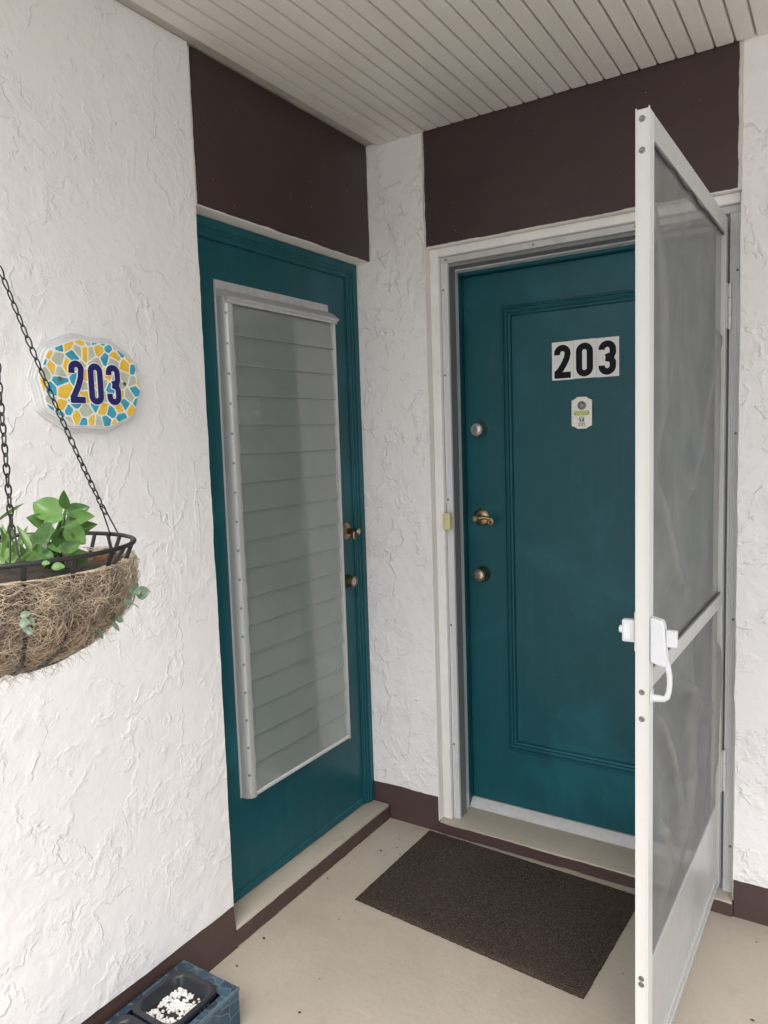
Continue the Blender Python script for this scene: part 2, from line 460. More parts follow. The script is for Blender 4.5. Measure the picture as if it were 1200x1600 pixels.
# ------------------------------------------------------------------ left wall (faces +x), opening y -0.868..0
EL = -.868
lw = thing('stucco_wall', 'white stucco wall with brown base carrying the mosaic number plaque', 'wall', (0, -1.9, 0))
lo = lw.location
pts = rect_outline(-3.2 + 1.9, EL + 1.9, .130, H + .01, 'RB', .0024, 3., .010, 8.)
B().prism(pts, (-.014, 0, 0), Y, Z, (.014, 0, 0)).build('stucco_face', 'stucco', lw, True, 20)
B().prism([(-.013, 0), (.0075, 0), (.0065, .02), (-.003, .122), (-.003, .15), (-.013, .15)], (0, -3.2 + 1.9, 0), X, Z, (0, 3.2 + EL + .002, 0)).build('base_band', 'brown_band', lw, True, 20)
B().box((-.32, -3.2 + 1.9, -.1), (-.0145, EL + 1.9 - .006, 2.8)).box((-.32, EL + 1.9 - .006, -.1), (-.145, 2.3, 2.8)).build('wall_core', 'trim_white', lw)  # wall core plus unseen mass added behind the door to stop light leaks
# header above the jalousie door
B().box((-.13, EL + 1.9 + .0, 2.150), (-.010, 1.9 - .001, H + .008), .002).build('header', 'trim_white', lw)
pts = rect_outline(-.853 + 1.9, -.006 + 1.9, 2.153, H + .005, 'BLR', .0022, 5., .008, 14.)
B().prism(pts, (-.0085, 0, 0), Y, Z, (.0065, 0, 0)).build('header_panel', 'brown', lw, True, 20)

# ------------------------------------------------------------------ back wall (faces -y), opening x 0.228..1.243
bw = thing('stucco_wall', 'white stucco wall with brown base on both sides of the entry door', 'wall', (.7, 0, 0))
ox = .7
pts = rect_outline(-.14 - ox, .226 - ox, .141, H + .01, 'RB', .0032, 8., .010, 8.)
B().prism(pts, (0, 0, 0), X, Z, (0, .014, 0)).build('stucco_face', 'stucco_back', bw, True, 20)
pts = rect_outline(1.244 - ox, 3.4 - ox, .121, H + .01, 'LB', .0032, 9., .010, 8.)
B().prism(pts, (0, 0, 0), X, Z, (0, .014, 0)).build('stucco_face', 'stucco_back', bw, True, 20)
pts = rect_outline(-.14 - ox, .2265 - ox, 0, .152, 'R', .002, 10.)
B().prism(pts, (0, .002, 0), X, Z, (0, .0115, 0)).build('base_band', 'brown_band', bw, True, 20)
pts = rect_outline(1.2455 - ox, 3.4 - ox, 0, .135, 'L', .002, 11.)
B().prism(pts, (0, .002, 0), X, Z, (0, .0115, 0)).build('base_band', 'brown_band', bw, True, 20)
B().box((-.14 - ox, .0145, -.1), (.224 - ox, .26, 2.8)).box((1.247 - ox, .0145, -.1), (3.4 - ox, .26, 2.8)).box((-.3 - ox, .262, -.1), (3.4 - ox, .4, 2.8)).build('wall_core', 'trim_white', bw)  # cores plus an unseen slab added behind the entry to keep sky light out
B().box((.224 - ox + .001, .008, 2.164), (1.247 - ox - .001, .26, H + .008), .002).build('header', 'trim_white', bw)
pts = rect_outline(.2325 - ox, 1.2325 - ox, 2.168, H + .005, 'BLR', .0022, 12., .008, 14.)
B().prism(pts, (0, .002, 0), X, Z, (0, .0055, 0)).build('header_panel', 'brown', bw, True, 20)
# reveals and wooden casing
B().box((.2245 - ox, .0005, .046), (.2265 - ox + .0015, .088, 2.1638)).box((1.2425 - ox, .0145, .046), (1.2465 - ox, .088, 2.1638)).build('reveal', 'trim_white', bw)
cz = B()
cz.box((.2285 - ox, .0582, .046), (.2680 - ox, .26, 2.1635), .001).box((1.2075 - ox, .0582, .046), (1.242 - ox, .26, 2.1635), .001).box((.268 - ox, .0582, 2.1185), (1.2075 - ox, .26, 2.1635), .001)
cz.box((.2284 - ox, .030, .0465), (.2640 - ox, .0585, 2.1637), .004, 2).box((1.2370 - ox, .030, .0465), (1.2422 - ox, .0585, 2.1637), .002, 2).box((.2638 - ox, .0302, 2.1345), (1.2371 - ox, .0585, 2.1636), .004, 2)
cz.build('casing', 'casing', bw)

# ------------------------------------------------------------------ concrete door steps
def step_thing(label, base, blo, bhi, strip):
    t = thing('door_step', label, 'step', base, group='concrete door steps')
    bx, by, _ = base
    B().box((blo[0] - bx, blo[1] - by, 0), (bhi[0] - bx, bhi[1] - by, bhi[2]), .005, 2).build('tread', 'step', t)
    pts, o, ax, an = strip
    B().prism(pts, (o[0] - bx, o[1] - by, 0), ax, Z, an).build('riser_paint', 'brown_band', t, True, 20)
    return t
pts = rect_outline(EL, -.004, .004, .052, 'TB', .0028, 21., .008, 12.)
step_thing('low beige concrete step with brown painted edge under the louvred door', (-.06, -.43, 0), (-.13, EL + .003, 0), (.004, -.002, .060), (pts, (.0045, 0, 0), Y, (.0025, 0, 0)))
pts = rect_outline(.224, 1.246, .004, .041, 'TB', .0026, 22., .008, 12.)
step_thing('low beige concrete step with brown painted edge under the numbered entry door', (.73, .1, 0), (.2285, -.003, 0), (1.2425, .22, .047), (pts, (0, -.0035, 0), X, (0, -.0025, 0)))

# ------------------------------------------------------------------ 2D stroke digits
def arc(cx, cy, rx, ry, a0, a1, n):
    return [(cx + rx * math.cos(R(a0 + (a1 - a0) * i / n)), cy + ry * math.sin(R(a0 + (a1 - a0) * i / n))) for i in range(n + 1)]
def ribbon(path, hw, closed=False):
    N = len(path); L = []; Rr = []
    for i in range(N):
        p = Vector(path[i])
        a = Vector(path[i - 1]) if (i or closed) else p; c = Vector(path[(i + 1) % N]) if (i < N - 1 or closed) else p
        t = (c - a).normalized(); nrm = Vector((-t.y, t.x))
        d1 = (p - a); d2 = (c - p)
        k = 1.
        if d1.length > 1e-9 and d2.length > 1e-9:
            k = 1 / max(.5, math.cos(d1.angle(d2) / 2))
        L.append(p + nrm * hw * k); Rr.append(p - nrm * hw * k)
    return L, Rr
def digit_paths(ch, w, h, s):
    """centre lines of condensed bold digits in a w x h box, stroke s; returns [(path, closed)] and extra boxes"""
    a = w / 2 - s / 2; r = a
    if ch == '0':
        p = arc(0, h / 2 - s / 2 - r, r, r, 0, 180, 12) + arc(0, -(h / 2 - s / 2 - r), r, r, 180, 360, 12)
        return [(p, True)]
    if ch == '2':
        p = [(-a, h * .20), (-a, h / 2 - s / 2 - r)] + arc(0, h / 2 - s / 2 - r, r, r, 180, -12, 14) + [(a * .80, h * .08), (a * .25, -h * .10), (-a * .55, -h * .29), (-a * .93, -h / 2 + s * .9), (-a * .98, -h / 2)]
        return [(p, False), ([(-w / 2 + s * .25, -h / 2 + s / 2 * .9), (w / 2, -h / 2 + s / 2 * .9)], False)]
    if ch == '3':
        q = h / 4 - s / 4
        p = [(-a, h * .24), (-a, h / 2 - s / 2 - r)] + arc(0, h / 2 - s / 2 - r, r, r, 180, 0, 12) + [(a, h * .13), (a * .8, h * .05), (-a * .30, h * .012)]
        p2 = [(-a * .30, -h * .002), (a * .7, -h * .04), (a * 1., -h * .13)] + list(reversed(arc(0, -(h / 2 - s / 2 - r), r, r, 180, 360, 12))) + [(-a, -h * .22)]
        return [(p, False), (p2, False)]
    if ch == '5':
        return [([(a, h / 2 - s / 2), (-a, h / 2 - s / 2), (-a, h * .06), (a * .4, h * .08), (a, -h * .1), (a, -h * .25), (0, -h / 2 + s / 2), (-a, -h * .36)], False)]
def digit(b, ch, o, ax, ay, an, w, h, s, grow=0.):
    o = Vector(o); ax = Vector(ax); ay = Vector(ay); an = Vector(an)
    for k, (p, cl) in enumerate(digit_paths(ch, w, h, s)):
        if grow and not cl:
            p = list(p); e0 = (Vector(p[0]) - Vector(p[1])).normalized(); e1 = (Vector(p[-1]) - Vector(p[-2])).normalized()
            p[0] = tuple(Vector(p[0]) + e0 * grow); p[-1] = tuple(Vector(p[-1]) + e1 * grow)
        L, Rr = ribbon(p, s / 2 + grow, cl)
        n = len(p); e = an * (.04 * k)
        def V(q, up): return b.bm.verts.new(o + ax * q.x + ay * q.y + (an + e if up else Vector((0, 0, 0))))
        lt = [V(q, 1) for q in L]; rt = [V(q, 1) for q in Rr]; lb = [V(q, 0) for q in L]; rb = [V(q, 0) for q in Rr]
        for i in range(n if cl else n - 1):
            j = (i + 1) % n
            b.bm.faces.new((lt[i], rt[i], rt[j], lt[j])); b.bm.faces.new((lt[i], lt[j], lb[j], lb[i])); b.bm.faces.new((rt[j], rt[i], rb[i], rb[j]))
        if not cl:
            b.bm.faces.new((lt[0], lb[0], rb[0], rt[0])); b.bm.faces.new((lt[-1], rt[-1], rb[-1], lb[-1]))
    return b

# ------------------------------------------------------------------ locks and levers (built in a local frame: o = rose centre, n = outward, s = sideways)
def deadbolt(parent, o, n, mat, face, r=.028, depth=.030, tilt=0):
    o = Vector(o); n = Vector(n)
    d = B().lathe([(0, r), (.004, r), (depth * .75, r * .80), (depth, r * .76), (depth, r * .66), (depth - .003, r * .62), (depth - .003, 0)], o, n, 32).build('deadbolt', mat, parent, True, 30)
    B().lathe([(depth - .0032, r * .52), (depth - .0006, r * .50), (depth + .0005, r * .36), (depth + .0005, 0)], o, n, 24).build('key_cylinder', face, d, True, 30)
    s = n.cross(Z)
    a = o + n * (depth + .0003)
    B().prism([(-.0012, -.006), (.0012, -.006), (.0012, .005), (-.0012, .005)], a, s, Z, n * .0006).build('keyhole', 'keyhole', d)
    return d
def lever(parent, o, n, s, mat, length=.066):
    """rose, neck with key end, scrolled lever along s"""
    o = Vector(o); n = Vector(n); s = Vector(s)
    hd = B().lathe([(0, .033), (.004, .0325), (.009, .027), (.012, .018), (.013, 0)], o, n, 32).build('door_lever', mat, parent, True, 30)
    B().lathe([(.010, .012), (.030, .0105), (.050, .0125), (.058, .0125), (.060, .011), (.060, 0)], o, n, 24).build('neck', mat, hd, True, 30)
    B().lathe([(.0595, .0075), (.0615, .0068), (.0615, 0)], o, n, 18).build('key_cylinder', 'nickel', hd, True, 30)
    c = o + n * .046
    pts = []; tp = []
    for i in range(12):
        t = i / 11; pts.append(c + s * (t * length * .82) + Z * (.004 * math.sin(t * 3.0)) + n * (-.004 * t)); tp.append(1.15 - .45 * t)
    e = pts[-1]; rr = .0115
    for i in range(1, 20):
        a = i / 19 * R(460); q = rr * (1 - .55 * i / 19)
        pts.append(e + s * (q * math.sin(a)) + Z * (-rr + q * math.cos(a)) + n * 0); tp.append(.68 - .12 * i / 19)
    B().tube(pts, .0078, 10, False, tp).build('lever_arm', mat, hd, True, 50)
    return hd

# ------------------------------------------------------------------ louvred (jalousie) door in the left wall
jb = Vector((-.08, -.43, .06))
jd = thing('louvred_door', 'teal door with tall frosted glass louvre window in the left wall', 'door', jb)
def J(x, y, z): return (x - jb.x, y - jb.y, z - jb.z)
def jbox(b, x0, x1, y0, y1, z0, z1, bev=.0): return b.box(J(x0, y0, z0), J(x1, y1, z1), bev)
fr = B()     # stepped jamb: three fillets falling back towards the slab
for (x1, yy, zz) in ((-.0640, .026, .026), (-.0720, .030, .030), (-.0695, .038, .038), (-.0770, .042, .042), (-.0745, .050, .050), (-.0800, .0525, .0525)):
    dz = yy
    jbox(fr, -.128, x1, -dz, -.0015 - (.052 - yy) * 0, .0605, 2.1485, .002)
    jbox(fr, -.128, x1 - .0002, EL + .0015, EL + dz, .0605, 2.1485, .002)
    jbox(fr, -.128, x1 - .0001, EL + dz - .001, -dz + .001, 2.1485 - zz, 2.1483, .002)
fr.build('door_frame', 'teal', jd)
SX = -.0850
y0, y1, z0, z1 = EL + .0535, -.0535, .066, 2.094
gy0, gy1, gz0, gz1 = -.715, -.168, .405, 1.960
slab = B()
jbox(slab, -.125, SX, y0, gy0, z0, z1); jbox(slab, -.125, SX, gy1, y1, z0, z1)
jbox(slab, -.125, SX, gy0, gy1, z0, gz0); jbox(slab, -.125, SX, gy0, gy1, gz1, z1)
sb = slab.build('door_slab', 'teal', jd)
B().box(J(-.090, y0 + .004, .062), J(-.0805, y1 - .004, .090), .003).build('bottom_sweep', 'teal', jd)
# the louvre window: frame proud of the slab
wf = B()
# left stile: flange and rounded outer side
wf.box(J(-.0849, -.731, gz0 - .0221), J(-.0832, -.700, 1.9835))
prof = [(-.0850, -.7305), (-.0830, -.7305), (-.0815, -.726), (-.072, -.7255), (-.058, -.7215), (-.049, -.714), (-.0445, -.704), (-.0445, -.697), (-.060, -.695), (-.0850, -.695)]
wf.prism([(a - jb.x, c - jb.y) for a, c in prof], (0, 0, gz0 - .022 - jb.z), X, Y, (0, 0, 1.550))
prof = [(-.0850, -.157), (-.0835, -.157), (-.0825, -.166), (-.060, -.170), (-.046, -.176), (-.0445, -.183), (-.052, -.186), (-.0850, -.186)]
wf.prism([(a - jb.x, c - jb.y) for a, c in prof], (0, 0, gz0 - .022 - jb.z), X, Y, (0, 0, 1.548))
jw = wf.build('louvre_window', 'alu_window', jd, True, 25)
# head rail with drip cap
prof = [(-.0848, 1.983), (-.0830, 1.983), (-.0810, 1.958), (-.060, 1.949), (-.036, 1.930), (-.034, 1.926), (-.038, 1.922), (-.041, 1.925), (-.043, 1.916), (-.046, 1.912), (-.050, 1.916), (-.050, 1.930), (-.0848, 1.930)]
B().prism([(a - jb.x, c - jb.z) for a, c in prof], (0, -.7235 - jb.y, 0), X, Z, (0, .5560, 0)).build('head_rail', 'alu_dirty', jw, True, 20)
B().box(J(-.0848, -.6945, .3835), J(-.050, -.1865, .3900), .001).box(J(-.060, -.6945, .3902), J(-.0440, -.1865, .3990), .002).build('bottom_rail', 'alu', jw)
# seventeen tilted slats sharing one mesh, with end clips
ns = 17; zt, zb_ = 1.918, .405; ph = (zt - zb_) / ns
gs = B().box((-.0026, -.2535, -.052), (.0026, .2535, .052), .0012).mesh('glass_slat', 'glass', False)
cl = B().box((-.0040, -.0028, -.047), (.0038, .0028, .047), .0008).mesh('slat_clip', 'alu_dirty', True)
sc = B().lathe([(0, .0042), (.0012, .0038), (.0016, 0)], (0, 0, 0), (.55, -.83, 0), 10).mesh('screw', 'screw', True)
tilt = math.atan2(.0070, ph)
for i in range(ns):
    zc = zt - (i + .5) * ph
    loc = J(-.0565, -.4405, zc)
    inst('glass_slat', gs, jw, loc, (0, -tilt + random.uniform(-.006, .006), 0))
    for yy in (-.690, -.1905): inst('slat_clip', cl, jw, J(-.0565, yy, zc - .002), (0, -tilt, 0))
    inst('screw', sc, jw, J(-.0525, -.7180, zc + .010))
lb = B().tube([J(-.056, -.7135, .408), J(-.050, -.719, .411), J(-.048, -.722, .402), J(-.052, -.7225, .396)], .003, 8).build('operator_hook', 'alu_dirty', jw)
B().box(J(-.124, gy0, gz0), J(-.1215, gy1, gz1)).build('lining', 'curtain', jw)
B().box(J(-.108, -.50, .66), J(-.104, -.40, .79)).build('card', 'yellow_card', jw)  # plain yellow block for an unidentified yellow spot in the glass
lever(jd, J(SX, -.103, 1.158), X, (0, -.35, -.25), 'brass', .030)
deadbolt(jd, J(SX, -.108, .968), X, 'brass', 'nickel', .026, .034)

# ------------------------------------------------------------------ entry door in the back wall
eb = Vector((.735, .19, .047))
ed = thing('entry_door', 'teal panelled entry door with white 203 number tiles, beside the dark mat', 'door', eb)
def E_(x, y, z): return (x - eb.x, y - eb.y, z - eb.z)
FY = .183
fr = B()
for xa, xb in ((.2685, .2830), (1.1890, 1.2035)):
    fr.box(E_(xa, .150, .048), E_(xb, .258, 2.117), .002)
fr.box(E_(.283, .150, 2.085), E_(1.189, .258, 2.117), .002)
fr.build('door_frame', 'teal', ed)
dl, dr, db, dt = .2845, 1.1875, .080, 2.0835
B().box(E_(dl, FY, db), E_(dr, FY + .042, dt), .0015).build('door_slab', 'teal', ed)
# applied moulding: profile swept round the rectangle, mitred
pl, pr, pb_, pt = .440, 1.032, .306, 1.958
def mould(b, l, r, bt, tp, prof):
    rings = []
    for (cx, cz, sx, sz) in ((l, bt, 1, 1), (r, bt, -1, 1), (r, tp, -1, -1), (l, tp, 1, -1)):
        rings.append([b.bm.verts.new(E_(cx + sx * q, FY - h * 1.9, cz + sz * q)) for q, h in prof])
    for i in range(4):
        a, c = rings[i], rings[(i + 1) % 4]
        for k in range(len(prof) - 1): b.bm.faces.new((a[k], a[k + 1], c[k + 1], c[k]))
    return b
mprof = [(0, -.001), (0, .004), (.003, .0075), (.007, .0080), (.010, .0055), (.0125, .0055), (.014, .0095), (.019, .0105), (.0235, .0085), (.025, .0050), (.0275, .0050), (.029, .0072), (.033, .0060), (.035, .003), (.036, -.001)]
mould(B(), pl, pr, pb_, pt, mprof).build('moulding', 'teal', ed, True, 25)
deadbolt(ed, E_(.347, FY, 1.522), -Y, 'nickel', 'nickel', .030, .040)
lever(ed, E_(.343, FY, 1.192), -Y, X, 'brass', .066)
deadbolt(ed, E_(.346, FY, .976), -Y, 'brass', 'nickel', .030, .040)
# three number tiles
tx0, tx1, tzb, tzt = .6245, .857, 1.683, 1.814
tw = (tx1 - tx0) / 3
for i, ch in enumerate('203'):
    xc = tx0 + tw * (i + .5)
    tl = B().box(E_(xc - tw / 2 + .0004, FY - .0012, tzb + .001 * (i == 1)), E_(xc + tw / 2 - .0004, FY - .0001, tzt + .001 * (i == 1))).build('number_tile', 'tile_white', ed)
    digit(B(), ch, E_(xc - .001, FY - .0012, (tzb + tzt) / 2 - .002), X, Z, (0, -.0006, 0), .059, .114, .0215).build('digit', 'digit_black', tl, False)
# door viewer plate
px, pz = .731, 1.566
hx, hz = .0355, .0545
out = [(-hx, -hz + .010), (-hx + .012, -hz + .006), (-hx + .020, -hz), (hx - .020, -hz), (hx - .012, -hz + .006), (hx, -hz + .010), (hx, hz - .011), (hx - .010, hz - .008), (hx - .021, hz), (-hx + .021, hz), (-hx + .010, hz - .008), (-hx, hz - .011)]
vp = B().prism(out, E_(px, FY - .0001, pz), X, Z, (0, -.0075, 0)).build('viewer_plate', 'plate', ed, True, 20)
FP = FY - .0077
B().lathe([(0, .015), (.003, .0148), (.004, .012), (.0025, .0105), (.0025, .009), (.006, .0075), (.007, .004), (.007, 0)], E_(px + .001, FP + .0003, pz + .025), -Y, 28).build('viewer_lens', 'screw', vp, True, 25)
B().box(E_(px - .026, FP - .0008, pz - .008), E_(px + .026, FP, pz + .0065)).build('sticker', 'sticker', vp)
db_ = B()
for row in range(2):
    for k in range(7 - row):
        xx = px - .0225 + .0032 * row + k * .0068
        db_.box(E_(xx, FP - .0014, pz + .0010 - row * .0060), E_(xx + .0044, FP - .0007, pz + .0046 - row * .0060))
db_.build('sticker_lettering', 'sticker_light', vp)
B().box(E_(px - .0080, FP - .0008, pz - .0300), E_(px + .0080, FP, pz - .0135)).build('emblem', 'dark_grey', vp)
em = B()
em.prism([(-.0085, .0085), (-.0035, .0085), (0, .002), (.0035, .0085), (.0085, .0085), (.002, -.0010), (.002, -.0065), (-.002, -.0065), (-.002, -.0010)], E_(px, FP - .0008, pz - .0210), X, Z, (0, -.0006, 0))
em.build('emblem_mark', 'tile_white', vp)
tb = B()
for i, ch in enumerate('205'): digit(tb, ch, E_(px - .0090 + i * .0090, FP - .0001, pz - .0395), X, Z, (0, -.0006, 0), .0066, .0115, .0017)
tb.build('stamped_number', 'dark_grey', vp, False)
# threshold
prof = [(.152, .0472), (.153, .0535), (.160, .060), (.176, .0755), (.180, .0780), (.190, .0785), (.215, .0785), (.215, .0472)]
B().prism([(a - eb.y, c - eb.z) for a, c in prof], (.2690 - eb.x, 0, 0), Y, Z, (.9340, 0, 0)).build('threshold', 'alu_dirty', ed, True, 25)

# ------------------------------------------------------------------ screen door frame fixed to the casing
fb = Vector((.74, .08, .047))
sf = thing('screen_door_frame', 'grey ridged aluminium frame fixed round the numbered entry door', 'door frame', fb)
def F_(x, y, z): return (x - fb.x, y - fb.y, z - fb.z)
def ridged(b, x0, x1, zlo, zhi):
    n = 4; wd = (x1 - x0) / n; prof = []
    for k in range(n):
        a = x0 + k * wd
        prof += [(a + .0004, .0485), (a + wd * .25, .0470), (a + wd * .8, .0470), (a + wd - .0004, .0485)]
    prof = [(x0, .0579)] + prof + [(x1, .0579)]
    b.prism([(a - fb.x, c - fb.y) for a, c in prof], (0, 0, zlo - fb.z), X, Y, (0, 0, zhi - zlo))
lj = B(); ridged(lj, .2650, .2920, .0475, 2.1115); lj.build('jamb', 'alu', sf, True, 20)
rj = B(); ridged(rj, 1.2085, 1.2365, .0475, 2.1115); rj.build('jamb', 'alu', sf, True, 20)
hd = B()
hd.box(F_(.2650, .046, 2.1120), F_(1.2365, .0579, 2.1335), .0012).box(F_(.2700, .0455, 2.1180), F_(1.2315, .0465, 2.1210)).box(F_(.2700, .0455, 2.1250), F_(1.2315, .0465, 2.1275))
hd.build('head', 'alu_dirty', sf)
ch = B()      # inner channel: dark gap and a pale stop bead
ch.box(F_(.2690, .0582, .0475), F_(.2900, .1075, 2.1117)).box(F_(1.1955, .0582, .0475), F_(1.2070, .1475, 2.1117)).box(F_(.2900, .0582, 2.1000), F_(1.1955, .1475, 2.1117))
ch.build('channel', 'alu_dark', sf)
st = B()
st.box(F_(.2781, .108, .0475), F_(.2825, .1480, 2.0995), .001).box(F_(1.1905, .108, .0475), F_(1.1948, .1480, 2.0995), .001).box(F_(.2827, .108, 2.0945), F_(1.1903, .1480, 2.0995), .001)
st.build('stop_bead', 'alu', sf)
scf = B().lathe([(0, .0042), (.0016, .0038), (.0022, 0)], (0, 0, 0), -Y, 10).mesh('screw', 'screw')
for zz in (.34, .80, 1.27, 1.72, 2.02): inst('screw', scf, sf, F_(.273, .0468, zz))
for zz in (.20, .92, 1.48, 1.95): inst('screw', scf, sf, F_(1.230, .0468, zz))
for xx in (.275, .60, .93): inst('screw', scf, sf, F_(xx + .012, .0454, 2.123))

# ------------------------------------------------------------------ screen door leaf, open at right angles
hp = Vector((1.2066, .055, 0))
sdoor = thing('screen_door', 'white framed insect screen door standing open beside the entry door', 'screen door', hp, -(math.pi / 2 + .0201))
LW = .921; VT = -.026
def S(u, v, z): return (u, v, z)
zt_, zb2 = 2.097, .088
b = B().box((.8835, VT, zb2 - .006), (LW - .0016, 0, zt_ - .002), .0012)
b.box((LW - .0040, VT, zb2 - .006), (LW, VT + .0022, zt_)).box((LW - .0040, -.0022, zb2 - .006), (LW, .0002, zt_))
fs_ = b.build('latch_stile', 'alu_white', sdoor)
B().box((.8790, -.0205, zb2), (.8834, -.0030, zt_ - .004)).build('stile_lip', 'alu_grey', sdoor)
B().box((.027, VT, zb2), (.0610, 0, zt_ - .001), .0012).build('hinge_stile', 'alu_grey', sdoor)
B().box((.0612, VT + .001, 2.048), (.8833, -.001, zt_ - .001), .0012).build('top_rail', 'alu_grey', sdoor)
B().box((.0612, VT + .001, .970), (.8788, -.001, 1.008), .0012).build('middle_rail', 'alu_grey', sdoor)
kp = B().box((.0612, -.016, .128), (.8788, -.0075, .352), .001)
kp.build('kick_panel', 'alu_grey', sdoor)
br_ = B().box((.0612, VT + .001, .0885), (.8788, -.0005, .1010), .0012).box((.0612, -.0190, .1012), (.8788, -.0040, .1130), .0015).box((.0612, -.0180, .1132), (.8788, -.0020, .1275), .0015)
br_.build('bottom_rail', 'alu_grey', sdoor)
B().box((.05, -.0160, .060), (.90, -.0120, .0884)).build('door_sweep', 'rubber', sdoor)
# mesh panels with folds: displaced along the thickness
def ridge(u, z, line, wdt, amp):
    best = 1e9
    for (a, c) in zip(line[:-1], line[1:]):
        a = Vector(a); d = Vector(c) - a; t = max(0, min(1, (Vector((u, z)) - a).dot(d) / d.length_squared))
        best = min(best, (Vector((u, z)) - a - d * t).length)
    return amp * math.exp(-(best / wdt) ** 2)
up = [([(.86, 1.92), (.80, 1.72), (.81, 1.55), (.87, 1.42)], .022, .016), ([(.18, 1.74), (.34, 1.55), (.50, 1.36)], .030, .016), ([(.86, 1.38), (.74, 1.20), (.45, 1.04), (.3, 1.02)], .030, .018), ([(.05, 1.8), (.09, 1.5), (.05, 1.15)], .02, .010), ([(.5, 2.0), (.55, 1.6)], .06, -.008)]
lp = [([(.86, .90), (.70, .72), (.62, .55), (.60, .40)], .026, .018), ([(.58, .88), (.50, .62), (.56, .40)], .022, .018), ([(.12, .85), (.10, .60), (.14, .42)], .025, .012), ([(.35, .92), (.28, .60)], .05, -.012), ([(.80, .62), (.74, .45), (.78, .37)], .022, .016), ([(.70, .94), (.45, .80), (.2, .70)], .03, .010)]
def panel(u0, u1, zl, zh, folds):
    def fn(a, c):
        u = u0 + (u1 - u0) * a; z = zl + (zh - zl) * c
        e = min(1, min(a, 1 - a) / .07) * min(1, c * (zh - zl) / .16) ** 1.7 * min(1, (1 - c) * (zh - zl) / .08)
        d = sum(ridge(u, z, *f) for f in folds) + .006 * noise.noise((u * 6, z * 4, zl)) + .0025 * noise.noise((u * 22, z * 9, zl + 3))
        return Vector((u, -.0115 + d * e * 1.25, z))
    return fn
B().grid(panel(.0615, .8787, 1.0085, 2.0475, [(l_, w_ * .9, a_ * 1.25) for l_, w_, a_ in up]), 90, 110).build('insect_screen', 'mesh', sdoor, True, 180)
B().grid(panel(.0615, .8787, .3525, .9695, [(l_, w_ * .9, a_ * 1.25) for l_, w_, a_ in lp]), 90, 80).build('insect_screen', 'mesh', sdoor, True, 180)
# pulled-out spline along the top and middle rails
def spline(zz, amp, seed, n=40):
    return [(.067 + .803 * i / n, -.006 + .002 * noise.noise((i * .3, seed, 1)), zz + amp * noise.noise((i * .21, seed, 2))) for i in range(n + 1)]
B().tube(spline(2.043, .006, 1), .0028, 6).build('screen_spline', 'rubber', sdoor)
B().tube(spline(1.0125, .004, 2), .0022, 6).build('screen_spline', 'rubber', sdoor)
# screws on the free edge
se = B().lathe([(0, .0062), (.0012, .0058), (.002, .004), (.0012, .0022), (.0010, 0)], (0, 0, 0), X, 12).mesh('screw', 'screw')
for zz, vv in ((2.077, -.014), (2.020, -.014), (.968, -.0135), (.912, -.0135), (.349, -.014), (.3355, -.014)): inst('screw', se, sdoor, (LW - .0017, vv, zz))
# push-button pull handle outside, latch box inside
UH = .902
hb = B()
hb.prism([(0, 1.030), (.030, 1.022), (.033, 1.030), (.028, 1.105), (.024, 1.117), (0, 1.122)], (UH - .010, .0003, 0), Y, Z, (.022, 0, 0))
ho = hb.build('pull_handle', 'white_plastic', sdoor, True, 25)
bmod = ho.modifiers.new('bevel', 'BEVEL'); bmod.width = .003; bmod.segments = 2; bmod.limit_method = 'ANGLE'
B().box((UH - .006, .030, 1.064), (UH + .008, .051, 1.098), .002).build('push_button', 'white_plastic', ho)
gp = []
for (v_, z_) in ((.026, 1.040), (.032, 1.025), (.036, 1.006), (.0365, .988), (.035, .972), (.0315, .960), (.026, .9555), (.000, .954)): gp.append((UH + .001, v_, z_))
B().tube(gp, .0068, 10, False, [1.1, .95, .85, .8, .8, .9, .95, 1.3]).build('grip', 'white_plastic', ho, True, 60)
B().box((UH - .010, .0003, .945), (UH + .012, .0035, .970), .001).build('grip_foot', 'white_plastic', ho)
lt = B().box((UH - .012, VT - .0050, 1.048), (UH + .010, VT - .0005, 1.130), .002)
lt = lt.build('latch_box', 'white_plastic', sdoor)
B().box((UH - .010, VT - .030, 1.066), (UH + .009, VT - .0048, 1.112), .003, 2).build('latch_body', 'white_plastic', lt)
B().tube([(UH, VT - .029, 1.090), (UH, VT - .036, 1.090)], .008, 12).build('latch_knob', 'white_plastic', lt)
B().box((UH + .0088, VT - .026, 1.072), (UH + .0105, VT - .012, 1.106), .0006).build('latch_slide', 'alu', lt)
# hinges
for zc in (1.847, .447):
    hb2 = B()
    hb2.tube([(.0215, .006, zc - .065), (.0215, .006, zc - .026)], .0048, 10).tube([(.0215, .006, zc - .024), (.0215, .006, zc + .024)], .0048, 10).tube([(.0215, .006, zc + .026), (.0215, .006, zc + .065)], .0048, 10)
    hb2.box((.0225, .0004, zc - .064), (.046, .0016, zc + .064))
    hb2.build('hinge', 'alu', sdoor, True, 40)

# ------------------------------------------------------------------ door bell
bt = thing('door_bell', 'small yellowed cream bell push on the white casing beside the entry door', 'door bell', (.2790, .0297, 1.192))
B().box((-.0155, -.015, -.0305), (.0155, .0006, .0305), .004, 2).build('bell_case', 'cream_plastic', bt)
B().lathe([(0, .009), (.0025, .0085), (.003, 0)], (0, -.0149, .003), -Y, 16).build('bell_button', 'cream_plastic', bt)

